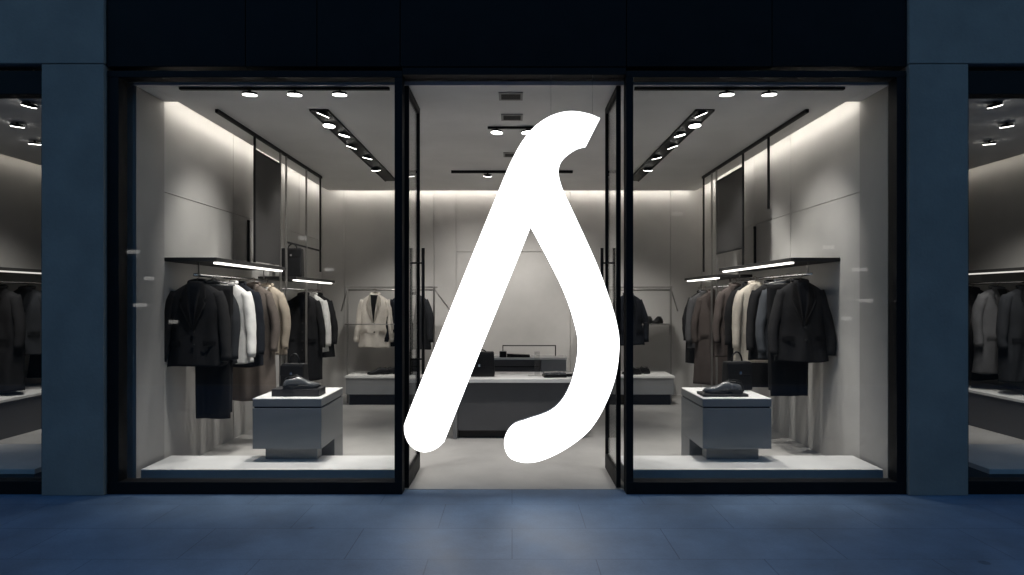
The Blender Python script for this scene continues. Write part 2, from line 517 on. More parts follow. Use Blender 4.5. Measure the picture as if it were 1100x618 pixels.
# hidden cove strips on the trough lips
for s, side in ((-1, 'left'), (1, 'right')):
    o = box('cove_light', M['cove'], None, *sorted((s * 2.872, s * 2.884)), .57, 5.05, CZ + .012, CZ + .03, bev=0)
    tag(o, 'warm strip light hidden in the ceiling trough along the %s shop wall' % side, 'strip light', 'cove strip lights')
    o = box('cove_light', M['dim_cove'], None, *sorted((s * 5.972, s * 5.984)), .3, 4.1, CZ + .012, CZ + .03, bev=0)
    tag(o, 'strip light in the ceiling trough beyond the %s side window' % side, 'strip light', 'cove strip lights')
o = box('cove_light', M['cove'], None, -2.8, 2.8, 5.072, 5.084, CZ + .012, CZ + .03, bev=0)
tag(o, 'warm strip light hidden in the ceiling trough along the back wall', 'strip light', 'cove strip lights')

# ------------------------------------------------------------------ clothes
P_ = .8
def lerp_tab(tab, z):
    for (z0, a0, b0), (z1, a1, b1) in zip(tab, tab[1:]):
        if z <= z0 and z >= z1:
            f = (z0 - z) / (z0 - z1)
            return a0 + (a1 - a0) * f, b0 + (b1 - b0) * f
    return tab[-1][1:] if z < tab[-1][0] else tab[0][1:]

def garment_parts(kind, L, cols, seed):
    """meshes of one garment on its hanger, hook top at the origin, front towards -y"""
    rnd = random.Random(seed)
    k = 1.0
    zt = -.085                            # neck height
    tab = [(zt + .02, .060, .048), (zt, .072, .054), (zt - .024, .112, .060), (zt - .050, .152, .066), (zt - .074, .182, .072),
           (zt - .110, .203, .082), (zt - .22, .212, .098), (zt - .42, .203, .092), (zt - .62, .224, .100),
           (zt - max(.7, L), .238 + .03 * max(0, L - .75), .106 + .02 * max(0, L - .7))]
    if kind == 'shirt':
        tab = [(z, a * .97, b * .8) for z, a, b in tab]
    ph = rnd.uniform(0, 6)
    def surf(x, z, front=True):
        a, b = lerp_tab(tab, z)
        q = max(0, 1 - min(1, abs(x / a)) ** (2 / P_)) ** (P_ / 2) * b
        return -q if front else q
    def wr(x, y, z):
        dd = max(0, zt - .12 - z)
        amp = min(.028, .028 * dd / .45) + .005
        v = noise.noise(Vector((x * 9 + ph, y * 9, z * 2.2 + seed))) * amp * 1.3
        v += math.sin(x * 34 + ph + 3 * noise.noise(Vector((x * 2, ph, z * 2)))) * amp * .35
        return v
    out = []
    # body
    bm = bmesh.new()
    n, m = 44, 34
    zb = zt - L
    zs = [zt + .02, zt, zt - .012, zt - .024, zt - .037, zt - .050, zt - .062, zt - .074, zt - .085] + [zt - .085 - (L - .085) * (i / (m - 1)) for i in range(1, m)]
    rings = []
    for z in zs:
        a, b = lerp_tab(tab, z)
        ring = []
        for i in range(n):
            t = 2 * math.pi * i / n
            c, s_ = math.cos(t), math.sin(t)
            x = a * math.copysign(abs(c) ** P_, c); y = b * math.copysign(abs(s_) ** P_, s_)
            f = 1 + wr(x, y, z) / .12
            zz = z + (.006 * math.sin(3 * t + ph) if z < zb + .02 else 0)
            yy = y * f
            if y < 0 and abs(x) < .006 and z < zt - .3: yy += .006
            ring.append(bm.verts.new((x * (1 + wr(y, x, z) / .5), yy, zz)))
        rings.append(ring)
    for r0, r1 in zip(rings, rings[1:]):
        for i in range(n):
            bm.faces.new((r0[i], r0[(i + 1) % n], r1[(i + 1) % n], r1[i]))
    bm.faces.new(rings[0]); bm.faces.new(rings[-1][::-1])
    out.append(('body', bm, cols[0], True))
    # sleeves
    SL = .60
    for s in (-1, 1):
        bm = bmesh.new()
        pts, rs = [], []
        for i in range(15):
            f = i / 14
            p = Vector((s * (.160 + .070 * math.sin(min(1, f * 1.5) * math.pi / 2) + .022 * f + .008 * math.sin(f * 7 + ph)), -.006 - .050 * f * f, zt - .078 - SL * f))
            pts.append(p)
            rr = .043 + .012 * math.sin(min(1, f * 3) * math.pi / 2) - .018 * f
            rr += .004 * noise.noise(Vector((f * 9, s * 3 + ph, seed)))
            rs.append(rr)
        tube(bm, pts, rs, 16)
        for v in bm.verts:
            v.co.y = (v.co.y + .004) * 1.22 - .004
            f = (zt - .078 - v.co.z) / SL
            v.co.x += .005 * noise.noise(v.co * 14 + Vector((seed, ph, 0)))
            v.co.y += .012 * noise.noise(v.co * 12 + Vector((0, seed, ph)))
        out.append(('sleeve', bm, cols[0], True))
    def sheet(rows, y_off, th=.006):
        bm = bmesh.new()
        vr = []
        for z, xa, xb in rows:
            vr.append([bm.verts.new((x, surf(x, z) - y_off - .012 * (abs(x) < .2) * 0 - .002 * math.sin(z * 20), z)) for x in [xa + (xb - xa) * q / 4 for q in range(5)]])
        for r0, r1 in zip(vr, vr[1:]):
            for q in range(4):
                bm.faces.new((r0[q], r0[q + 1], r1[q + 1], r1[q]))
        bmesh.ops.solidify(bm, geom=bm.faces[:], thickness=th)
        return bm
    if kind in ('jacket', 'coat'):
        VL = .40 if kind == 'jacket' else .34
        rows = []
        for i in range(13):
            f = i / 12
            hw = .052 * (1 - f) + .003
            rows.append((zt - .004 - VL * f, -hw, hw))
        out.append(('lining', sheet(rows, .005), cols[1], True))
        for s in (-1, 1):
            rows = []
            for i in range(17):
                f = i / 16
                xi = .050 * (1 - f) + .002
                wd = .028 + .052 * math.sin(min(1, f * 1.9) * math.pi / 2) if f < .42 else .080 * max(0, 1 - (f - .42) / .58) ** .9
                if .34 < f < .42: wd *= .72
                rows.append((zt - .002 - VL * f, s * xi, s * (xi + wd)))
            out.append(('lapel', sheet(rows, .011, .007), cols[2] if len(cols) > 2 else cols[0], True))
        zb0 = zt - VL - .02
        for q in range(2 if kind == 'jacket' else 4):
            z = zb0 - q * .115
            y = surf(.012, z)
            bm = bmesh.new(); tube(bm, [(.014, y - .012, z), (.014, y - .022, z)], .011, 10)
            out.append(('button', bm, 'rubber', False))
        for s in (-1, 1):
            z = zt - .50 if kind == 'jacket' else zt - .56
            rows = [(z, s * .085, s * .185), (z - .022, s * .085, s * .185), (z - .045, s * .087, s * .183)]
            out.append(('pocket_flap', sheet(rows, .022, .006), cols[0], False))
    else:
        rows = [(zt - .006 - (L - .03) * i / 20, -.016, .016) for i in range(21)]
        out.append(('placket', sheet(rows, .010, .004), cols[0], False))
        for s in (-1, 1):
            rows = [(zt + .012, s * .012, s * .062), (zt - .03, s * .016, s * .085), (zt - .075, s * .05, s * .075)]
            out.append(('collar', sheet(rows, .014, .006), cols[0], False))
        for q in range(6):
            z = zt - .06 - q * .095
            if zt - z > L - .04: break
            bm = bmesh.new(); y = surf(0, z); tube(bm, [(0, y - .012, z), (0, y - .019, z)], .006, 8)
            out.append(('button', bm, 'paper', False))
    # collar roll round the neck
    bm = bmesh.new()
    pts = [(.064 * math.cos(t), .05 * math.sin(t) + .004, zt + .012 + .016 * math.sin(t)) for t in [math.pi * (-.12 + 1.24 * i / 12) for i in range(13)]]
    tube(bm, pts, .016, 8)
    out.append(('collar', bm, cols[2] if len(cols) > 2 else cols[0], True))
    return out

def hanger_bm(W=.165, zt=-.085):
    bm = bmesh.new()
    tube(bm, [(-W, 0, zt - .085), (-W * .5, 0, zt - .035), (0, 0, zt + .012), (W * .5, 0, zt - .035), (W, 0, zt - .085)], [.008, .010, .012, .010, .008], 8)
    tube(bm, [(0, 0, zt + .012), (0, 0, -.045), (.014, 0, -.036), (.022, 0, -.022), (.018, 0, -.006), (0, 0, 0), (-.018, 0, -.004), (-.022, 0, -.018)], .0028, 6)
    return bm

PROTO = {}
def garment(label, kind, L, cols, loc, rz=0, group=None, seed=1, scale=1.0, cat=None):
    key = (kind, round(L, 2), tuple(cols), seed)
    t = thing({'jacket': 'jacket', 'coat': 'coat', 'shirt': 'shirt'}[kind], label, cat or kind, loc, rz, group)
    t.scale = (scale, scale, 1)
    for name, bm, c, sm in garment_parts(kind, L, cols, seed):
        obj(name, bm, F.get(c) or M[c], t, sm)
    obj('hanger', hanger_bm(), M['wood'], t, True)
    return t

def trousers(label, L, c, loc, rz=0, group=None, seed=3, W=.16):
    t = thing('trousers', label, 'trousers', loc, rz, group)
    rnd = random.Random(seed)
    for layer, (yo, LL) in enumerate(((-.017, L), (.014, L - .05))):
        bm = bmesh.new()
        rings = []
        for i in range(26):
            f = i / 25
            z = -.105 - LL * f
            a = W * (1 - .10 * f); b = .014 + .012 * f
            ring = []
            for q in range(28):
                tt = 2 * math.pi * q / 28
                x = a * math.copysign(abs(math.cos(tt)) ** .7, math.cos(tt)); y = b * math.copysign(abs(math.sin(tt)) ** .7, math.sin(tt))
                y += yo + .012 * f * math.sin(x * 30 + seed + layer) + .008 * noise.noise(Vector((x * 8, seed, z * 3)))
                ring.append(bm.verts.new((x, y, z)))
            rings.append(ring)
        for r0, r1 in zip(rings, rings[1:]):
            for q in range(28):
                bm.faces.new((r0[q], r0[(q + 1) % 28], r1[(q + 1) % 28], r1[q]))
        bm.faces.new(rings[0]); bm.faces.new(rings[-1][::-1])
        obj('leg', bm, F[c], t, True)
    bm = bmesh.new()
    tube(bm, [(-W - .02, 0, -.1), (W + .02, 0, -.1)], .006, 8)
    tube(bm, [(-W - .02, 0, -.1), (0, 0, -.06), (W + .02, 0, -.1)], .006, 8)
    tube(bm, [(0, 0, -.06), (0, 0, -.045), (.014, 0, -.036), (.022, 0, -.022), (.018, 0, -.006), (0, 0, 0), (-.018, 0, -.004)], .0028, 6)
    obj('hanger', bm, M['steel'], t, True)
    return t

# wall racks ---------------------------------------------------------------
def wall_rack(label, s, y0, y1, zsh, zrod, xrod=2.76, x_in=2.55, x_wall=2.998, strip='strip', group='lit shelf racks on the side walls'):
    t = thing('shelf_rack', label, 'clothes rack', (s * x_wall, y0, zsh), 0, group)
    def X(v): return s * (v - x_wall)
    L = y1 - y0
    def bxx(name, m, xa, xb, *r, bev=.003):
        a, b = sorted((X(xa), X(xb))); return box(name, m, t, a, b, *r, bev=bev)
    bxx('shelf', M['smoke'], x_in, x_wall, 0, L, 0, .034)
    bxx('light_strip', M[strip], x_in + .03, x_in + .07, .10, L - .04, -.016, -.002, bev=0)
    pipe('hanging_rod', M['chrome'], t, [(X(xrod), .04, zrod - zsh), (X(xrod), L - .02, zrod - zsh)], .013, 12)
    for y in (.12, L - .12):
        pipe('bracket', M['steel'], t, [(X(xrod), y, -.001), (X(xrod), y, zrod - zsh + .013)], .007, 8)
    return t
wall_rack('long lit shelf with hanging rod on the left wall, nearest the window', -1, .57, 2.3, 1.83, 1.715)
wall_rack('short lit shelf with hanging rod on the left wall, beyond the black uprights', -1, 2.62, 4.3, 1.74, 1.63)
wall_rack('long lit shelf with hanging rod on the right wall, nearest the window', 1, .90, 2.95, 1.85, 1.735)
wall_rack('short lit shelf with hanging rod on the right wall, toward the back', 1, 3.05, 4.55, 1.78, 1.67)

GL, GR, GB = 'clothes on the left wall racks', 'clothes on the right wall racks', 'clothes on the back wall racks'
zr = 1.728
def gl(*a, **k): return garment(*a, group=GL, **k)
def gr(*a, **k): return garment(*a, group=GR, **k)
gl('black tailored jacket hanging foremost on the left wall rack', 'jacket', .72, ('black', 'navy'), (-2.76, .66, zr), R(5), seed=1, scale=1.04)
trousers('black trousers hanging below the foremost black jacket on the left', 1.18, 'black', (-2.66, .77, zr), R(-4), GL, 3, .17)
gl('charcoal jacket squeezed between black jacket and white shirt on the left', 'jacket', .72, ('charcoal', 'black'), (-2.73, .86, zr), R(-6), seed=2)
gl('white shirt on the near left rack behind the charcoal jacket', 'shirt', .74, ('white', 'white'), (-2.68, 1.13, zr), R(-9), seed=3)
gl('black jacket on the left rack just behind the white shirt', 'jacket', .80, ('navy', 'black'), (-2.71, 1.40, zr), R(-7), seed=4)
gl('long taupe coat on the near left rack', 'coat', 1.18, ('taupe', 'brown'), (-2.70, 1.74, zr), R(-4), seed=5)
gl('beige jacket last on the near left rack', 'jacket', .74, ('beige', 'white'), (-2.70, 2.10, zr), R(-8), seed=6)
zr2 = 1.643
gl('long black coat first on the second left rack, behind the steel upright', 'coat', 1.10, ('black', 'navy'), (-2.72, 3.42, zr2), R(3), seed=7)
gl('white shirt on the second left rack behind the long black coat', 'shirt', .76, ('white', 'white'), (-2.71, 3.74, zr2), R(-8), seed=8)
gl('black jacket last on the second left rack, beside the back corner', 'jacket', .86, ('black', 'charcoal'), (-2.73, 4.05, zr2), R(3), seed=9)

zr = 1.748
gr('black jacket hanging foremost on the right wall rack', 'jacket', .74, ('black', 'navy'), (2.70, 1.05, zr), R(-6), seed=11, scale=1.02)
trousers('black trousers hanging below the foremost black jacket on the right', 1.06, 'black', (2.64, 1.18, zr), R(3), GR, 5, .2)
gr('slate blue jacket behind the foremost black jacket on the right', 'jacket', .74, ('slate', 'charcoal'), (2.66, 1.36, zr), R(9), seed=12)
gr('black jacket between slate jacket and cream coat on the right', 'jacket', .78, ('black', 'black'), (2.68, 1.66, zr), R(4), seed=13)
gr('cream coat in the middle of the near right rack', 'coat', .84, ('cream', 'ecru'), (2.63, 1.98, zr), R(10), seed=14)
gr('long black coat behind the cream coat on the right rack', 'coat', 1.15, ('black', 'navy'), (2.70, 2.35, zr), R(-4), seed=15)
gr('brown grey jacket last on the near right rack', 'jacket', .84, ('brown', 'black'), (2.66, 2.70, zr), R(7), seed=16)
zr2 = 1.683
gr('long brown coat first on the far right rack', 'coat', 1.22, ('brown', 'brown'), (2.68, 3.62, zr2), R(-3), seed=17)
gr('grey jacket in the middle of the far right rack', 'jacket', .76, ('grey', 'charcoal'), (2.66, 3.92, zr2), R(8), seed=18)
gr('black coat last on the far right rack beside the back corner', 'coat', 1.0, ('black', 'navy'), (2.72, 4.22, zr2), R(-3), seed=19)

# racks along the back wall -------------------------------------------------
def back_rack(label, x0, x1, zt, bar_sides):
    t = thing('clothes_rail', label, 'clothes rail', ((x0 + x1) / 2, 4.35, 0), 0, 'steel clothes rails before the back wall')
    h = (x1 - x0) / 2
    for q in (-1, 1):
        box('post', M['steel'], t, q * h - .013, q * h + .013, -.013, .013, .003, zt)
    pipe('hanging_rod', M['steel'], t, [(-h + .013, 0, zt - .03), (h - .013, 0, zt - .03)], .013, 12)
    box('top_shelf', M['steel'], t, -h - .02, h + .02, -.02, .30, zt + .001, zt + .022)
    for q in bar_sides:
        pipe('diagonal_bar', M['steel'], t, [(q * (h + .005), .0, zt - .02), (q * (h + .20), .40, zt - .34)], .009, 8)  # slim diagonal bar running outward, back and down
    return t
back_rack('steel clothes rail at the back left, holding two blazers', -2.38, -1.13, 1.67, (-1, 1))
back_rack('steel clothes rail at the back right, holding one dark jacket', 1.28, 2.30, 1.67, (1,))
zb = 1.655
garment('pale ecru blazer facing the window on the back left rail', 'jacket', .76, ('ecru', 'black'), (-1.98, 4.33, zb), 0, GB, seed=21)
garment('dark navy jacket half hidden behind the grey blazer, back left rail', 'jacket', .74, ('navy', 'black'), (-1.56, 4.37, zb), R(5), GB, seed=22)
garment('grey blazer over a white shirt on the back left rail', 'jacket', .78, ('charcoal', 'white'), (-1.40, 4.27, zb), R(-4), GB, seed=23)
garment('dark navy jacket on the back right rail, beside the shoe shelf', 'jacket', .72, ('navy', 'white'), (1.68, 4.32, zb), R(3), GB, seed=24)

def bench(label, x0, x1, y0, y1, z, name='low_bench'):
    t = thing(name, label, 'display bench', ((x0 + x1) / 2, (y0 + y1) / 2, 0), 0, 'low display benches at the back')
    hx, hy = (x1 - x0) / 2, (y1 - y0) / 2
    box('bench_top', M['white'], t, -hx, hx, -hy, hy, z - .03, z)
    box('drawer_box', M['plinth'], t, -hx + .015, hx - .015, -hy + .012, hy, z - .26, z - .031)
    box('base', M['smoke'], t, -hx + .04, hx - .04, -hy + .10, hy - .02, .003, z - .261)
    return t
bench('low white display bench under the back left clothes rail', -2.36, -1.16, 4.1, 4.75, .42)
bench('low white display bench under the back right clothes rail', 1.32, 2.30, 4.1, 4.75, .42)
t = thing('wall_shelf', 'small steel shelf on the back right rail carrying dark shoes', 'shelf', (2.05, 4.42, 1.15))
box('board', M['steel'], t, -.24, .24, -.14, .14, -.02, 0)
pipe('bracket', M['steel'], t, [(.236, -.06, -.01), (.236, -.06, -.16)], .007)
t = thing('cross_rail', 'thin steel bar running across in front of the ecru blazer', 'rail', (-1.95, 4.17, 1.15))
pipe('bar', M['steel'], t, [(-.42, 0, 0), (.36, 0, 0)], .008)
for q in (-.42, .36):
    pipe('bracket', M['steel'], t, [(q, 0, 0), (q, .18, 0)], .007)
t = thing('storage_box', 'small black two drawer box on the back left bench', 'box', (-1.45, 4.3, .42))
box('case', M['smoke'], t, -.09, .09, -.1, .1, .001, .24)
for z in (.07, .16):
    box('drawer', M['black_leather'], t, -.08, .08, -.107, -.1005, z - .035, z + .035)
box('lid', M['white'], t, -.1, .1, -.11, .11, .241, .27)

# ------------------------------------------------------------------ window platforms and plinths
for s, side in ((-1, 'left'), (1, 'right')):
    t = thing('window_platform', 'low white display platform behind the %s shop window' % side, 'platform', (s * 1.93, .13, 0), 0, 'low display platforms in the windows')
    box('platform_top', M['white'], t, -1.02, 1.02, 0, .46, .141, .15, bev=.002)
    box('platform_front', M['platform_grey'], t, -1.02, 1.02, .001, .459, .003, .1405)
    t = thing('display_plinth', 'grey box plinth with white top on the %s window platform' % side, 'plinth', (s * 1.865, .35, 0), 0, 'display plinths in the windows')
    box('top_slab', M['white'], t, -.285, .285, 0, .68, .672, .68, bev=.002)
    box('lid', M['plinth'], t, -.285, .285, 0, .68, .612, .6715, bev=.003)
    box('gap', M['smoke'], t, -.275, .275, .012, .668, .598, .6115, bev=0)
    box('body', M['plinth'], t, -.285, .285, 0, .68, .262, .5975, bev=.003)
    box('base', M['plinth'], t, -.22, .22, .11, .235, .151, .2615, bev=.003)
    a, b = sorted((-s * .285, -s * .15)); box('rear_leg', M['plinth'], t, a, b, .40, .68, .003, .2615, bev=.003)

# shoes ----------------------------------------------------------------------
def shoe_parts(L=.30):
    """one lace-up shoe, toe towards -x, standing on z=0"""
    st = [(0, .016, .03, .045), (.015, .028, .03, .075), (.045, .034, .03, .088), (.085, .034, .03, .092), (.115, .035, .03, .10), (.145, .037, .03, .095),
          (.175, .042, .026, .078), (.205, .046, .022, .062), (.235, .046, .02, .054), (.265, .040, .02, .048), (.287, .028, .02, .042), (.298, .012, .022, .034)]
    up = bmesh.new(); rings = []
    for x, w_, zb_, zt_ in st:
        ring = []
        for q in range(17):
            a = math.pi * q / 16
            ring.append(up.verts.new((-x * L / .3 + L / 2, w_ * math.copysign(abs(math.cos(a)) ** .75, math.cos(a)), zb_ - .006 + (zt_ - zb_ + .006) * math.sin(a) ** .7)))
        rings.append(ring)
    for r0, r1 in zip(rings, rings[1:]):
        for q in range(16):
            up.faces.new((r0[q], r0[q + 1], r1[q + 1], r1[q]))
        up.faces.new((r0[16], r0[0], r1[0], r1[16]))
    up.faces.new(rings[0]); up.faces.new(rings[-1])
    so_ = bmesh.new()
    def slab(pairs, z0f, z1f):
        lo, hi = [], []
        P = [(x, w_ + .004) for x, w_ in pairs]
        loop = [(x, w_) for x, w_ in P] + [(x, -w_) for x, w_ in reversed(P)]
        lo = [so_.verts.new((-x * L / .3 + L / 2, y, z0f(x))) for x, y in loop]
        hi = [so_.verts.new((-x * L / .3 + L / 2, y, z1f(x))) for x, y in loop]
        for i in range(len(loop)):
            j = (i + 1) % len(loop)
            so_.faces.new((lo[i], lo[j], hi[j], hi[i]))
        so_.faces.new(lo[::-1]); so_.faces.new(hi)
    pr = [(-.004, .014)] + [(x, w_) for x, w_, _, _ in st] + [(.304, .008)]
    def zs0(x): return .018 - .018 * min(1, max(0, (x - .09) / .07)) + .012 * max(0, (x - .25) / .05)
    slab(pr, zs0, lambda x: zs0(x) + .014)
    slab([(-.003, .014), (.02, .028), (.06, .034), (.085, .033)], lambda x: 0, lambda x: .0175)
    op = bmesh.new()
    pts = [(x, .020 * math.sin(math.pi * max(.08, min(.92, (x - .01) / .11)))) for x in [.012 + .10 * i / 10 for i in range(11)]]
    loop = [(x, w_) for x, w_ in pts] + [(x, -w_) for x, w_ in reversed(pts)]
    top = [op.verts.new((-x * L / .3 + L / 2, y, .094 + .010 * (x / .11) - .012 * (x < .03))) for x, y in loop]
    op.faces.new(top)
    bmesh.ops.solidify(op, geom=op.faces[:], thickness=.006)
    la = bmesh.new()
    for i in range(4):
        x = .122 + .018 * i; z = .101 - .0085 * i - (.004 * i * i * .25)
        tube(la, [(-x * L / .3 + L / 2, -.020, z - .003), (-x * L / .3 + L / 2, 0, z + .006), (-x * L / .3 + L / 2, .020, z - .003)], .003, 6)
    return up, so_, op, la
def shoe(label, loc, rz, m, group, L=.30):
    t = thing('shoe', label, 'shoe', loc, rz, group)
    up, so_, op, la = shoe_parts(L)
    obj('upper', up, m, t, True); obj('sole', so_, M['rubber'], t); obj('opening', op, M['rubber'], t); obj('laces', la, M['rubber'], t, True)
    return t
GS = 'shoes on display'
def slab_thing(label, loc, hx, hy, h, rz=0):
    t = thing('display_slab', label, 'display base', loc, rz, 'dark slabs under the shoes')
    box('slab', M['smoke'], t, -hx, hx, -hy, hy, .001, h, bev=.003)
    box('foot', M['rubber'], t, -hx + .01, hx - .01, -hy + .01, hy - .01, 0, .001, bev=0)
    return t
slab_thing('thick black slab under the shoe pair on the left plinth', (-1.83, .55, .681), .20, .10, .062)
shoe('grey polished shoe at the front of the left plinth slab', (-1.79, .50, .744), R(196), M['grey_leather'], GS)
shoe('black shoe at the rear of the left plinth slab', (-1.84, .60, .744), R(168), M['black_leather'], GS)
slab_thing('thin black slab under the shoe pair on the right plinth', (1.80, .53, .681), .19, .10, .022)
shoe('grey polished shoe at the front of the right plinth slab', (1.79, .49, .704), R(-6), M['grey_leather'], GS, .32)
shoe('black shoe behind the polished one on the right plinth slab', (1.85, .59, .704), R(4), M['black_leather'], GS, .31)
shoe('left black shoe on the back left bench', (-1.93, 4.3, .421), R(20), M['black_leather'], GS)
shoe('right black shoe on the back left bench', (-1.80, 4.38, .421), R(12), M['black_leather'], GS)
shoe('left black shoe on the back right bench', (1.72, 4.3, .421), R(18), M['black_leather'], GS)
shoe('right black shoe on the back right bench', (1.86, 4.4, .421), R(8), M['black_leather'], GS)
shoe('left dark shoe on the small steel shelf', (1.98, 4.38, 1.151), R(60), M['black_leather'], GS, .28)
shoe('right dark shoe on the small steel shelf', (2.12, 4.42, 1.151), R(50), M['black_leather'], GS, .28)

# bags -----------------------------------------------------------------------
def bag(label, loc, W, D_, H, rz=0, flap=.45, handle=.09):
    t = thing('bag', label, 'bag', loc, rz, 'black leather bags')
    bm = bmesh.new()
    bx(bm, -W / 2, W / 2, -D_ / 2, D_ / 2, .001, H, .02)
    for v in bm.verts:
        f = v.co.z / H
        v.co.x *= 1 - .07 * f; v.co.y *= 1 - .22 * f
    obj('body', bm, M['black_leather'], t)
    bm = bmesh.new()
    bx(bm, -W * .475, W * .475, -D_ / 2 - .004, -D_ / 2 + .004, H * (1 - flap), H - .018, .004)
    for v in bm.verts:
        v.co.y *= 1 - .20 * v.co.z / H
    obj('flap', bm, M['black_leather'], t)
    pts = [(W * .2 * math.cos(a), 0, H - .006 + handle * math.sin(a)) for a in [math.pi * i / 12 for i in range(13)]]
    pipe('handle', M['black_leather'], t, pts, .008, 8)
    y = -(D_ / 2) * (1 - .2 * (1 - flap)) - .003
    bm = bmesh.new(); bx(bm, -.012, .012, y - .010, y - .001, H * (1 - flap) + .005, H * (1 - flap) + .03, .002)
    obj('clasp', bm, M['chrome'], t)
    return t
bag('black leather bag standing behind the shoes on the left plinth', (-1.98, .88, .681), .23, .13, .24, R(-8))
bag('black leather bag standing behind the shoes on the right plinth', (2.04, .86, .681), .25, .13, .26, R(10))
bag('upright black bag on top of the second left shelf', (-2.72, 3.0, 1.775), .26, .16, .36, R(5), .3, .06)
bag('boxy black bag at the left end of the sales counter', (-.36, 2.18, .651), .34, .17, .27, 0, .6, .03)

# ------------------------------------------------------------------ counter and credenza
t = thing('sales_counter', 'grey sales counter with pale top in the middle of the shop', 'counter', (.045, 1.9, 0))
box('counter_top', M['white'], t, -.70, .70, 0, .72, .61, .65, bev=.004)
box('front_panel', M['counter'], t, -.63, .66, .05, .09, .09, .6095)
box('side_panel', M['side_grey'], t, -.675, -.632, .02, .68, .003, .6095)
box('side_panel', M['side_grey'], t, .662, .69, .02, .68, .003, .6095)
box('kick_board', M['smoke'], t, -.625, .655, .10, .13, .003, .0895)
t = thing('rear_cabinet', 'low grey cabinet with pale top behind the sales counter', 'cabinet', (.0, 3.2, 0))
box('cabinet_top', M['white'], t, -.75, .70, 0, .45, .735, .76, bev=.003)
box('cabinet_body', M['counter'], t, -.74, .36, .015, .44, .06, .7345)
box('cabinet_side', M['plinth'], t, .37, .69, .012, .44, .06, .7345)
box('plinth_base', M['smoke'], t, -.70, .66, .04, .42, .003, .0595)
box('drawer_line', M['smoke'], t, -.73, .355, .008, .0145, .64, .655, bev=0)
t = thing('counter_rail', 'thin black metal rail standing on the cabinet behind the counter', 'rail', (.0, 3.45, .761))
box('post', M['black_metal'], t, -.125, -.113, -.006, .006, 0, .13)
box('post', M['black_metal'], t, .563, .577, -.006, .006, 0, .13)
box('bar', M['black_metal'], t, -.125, .577, -.006, .006, .131, .143)
t = thing('display_case', 'small black box with a wallet laid out on the rear cabinet', 'display case', (.02, 3.3, .761))
box('case', M['black_leather'], t, -.18, -.09, -.05, .06, 0, .075)
bm = bmesh.new(); bx(bm, -.085, .21, -.05, .05, 0, .03, .006)
for v in bm.verts:
    if v.co.z > .015: v.co.z = .045 - (v.co.x + .085) * .05; 
obj('tray', bm, M['black_leather'], t)
t = thing('clutch_bag', 'dark folded clutch bag at the right end of the counter', 'clutch bag', (.47, 2.1, .651), R(6))
bm = bmesh.new(); bx(bm, -.13, .12, -.08, .08, 0, .03, .008); obj('body', bm, M['black_leather'], t)
bm = bmesh.new(); bx(bm, -.12, .11, -.085, .07, .031, .055, .008)
for v in bm.verts: v.co.z += .12 * max(0, v.co.x * .15)
obj('flap', bm, M['grey_leather'], t)
t = thing('wallet', 'flat black wallet beside the clutch bag on the counter', 'wallet', (.66, 2.16, .651), R(-4))
box('body', M['black_leather'], t, -.07, .07, -.045, .045, 0, .022, bev=.005)
box('flap', M['black_leather'], t, -.068, .068, -.047, .02, .0225, .028, bev=.002)
t = thing('acrylic_stand', 'slim clear acrylic stand on the counter beside the clutch', 'stand', (.28, 2.2, .651))
box('panel', M['clear'], t, -.03, .03, -.004, .004, .012, .27, bev=0)
box('foot', M['paper'], t, -.10, .06, -.04, .05, 0, .0115)

# ------------------------------------------------------------------ side bays
for s, side in ((-1, 'left'), (1, 'right')):
    wall_rack('lit shelf with hanging rod seen through the %s side window' % side, s, 1.6, 4.0, 1.82, 1.70, 5.80, 5.55, 6.098, strip='dim_strip', group='lit shelf racks in the side bays')
    zr = 1.713
    seq = [('black', 'jacket', .8), ('black', 'coat', 1.15), ('charcoal', 'jacket', .78), ('black', 'coat', 1.1), ('slate', 'jacket', .76)] if s < 0 else \
          [('slate', 'coat', 1.0), ('charcoal', 'coat', 1.05), ('grey', 'coat', 1.0), ('black', 'coat', 1.12), ('black', 'jacket', .8)]
    nth = ['nearest the glass', 'second from the glass', 'third from the glass', 'fourth from the glass', 'farthest from the glass']
    for i, (c, k, L) in enumerate(seq):
        garment('%s %s on the rack inside the %s side window, %s' % (c, k, side, nth[i]), k, L, (c, 'black'), (s * 5.78, 1.85 + .42 * i, zr), R(3 * (-1) ** i), 'clothes in the side bays', seed=40 + i + (10 if s > 0 else 0), scale=1.15)
    t = thing('low_bench', 'long low bench under the clothes beyond the %s side window' % side, 'display bench', (s * 5.75, 1.5, 0), 0, 'low benches in the side bays')
    box('bench_top', M['white'], t, -.32, .32, 0, 2.5, .40, .43)
    box('base', M['counter'], t, -.30, .30, .02, 2.48, .003, .3995)
    t = thing('window_platform', 'low white platform just inside the %s side window' % side, 'platform', (s * 4.8, .14, 0), 0, 'low display platforms in the side windows')
    box('platform_top', M['white'], t, -1.0, 1.0, 0, .9, .11, .15)
    box('platform_front', M['counter'], t, -.99, .99, .01, .89, .003, .1095)
    for i, (x, y) in enumerate(((4.15, .55), (4.75, 1.2), (5.1, 1.9))):
        spot_thing('ceiling spot lamp inside the %s side window, %s' % (side, ['nearest', 'middle', 'farthest'][i] + ' of three'), (s * x, y, CZ), (s * 5.6, y + .9, 1.0), 20, 75, group='ceiling spot lamps of the side bays')

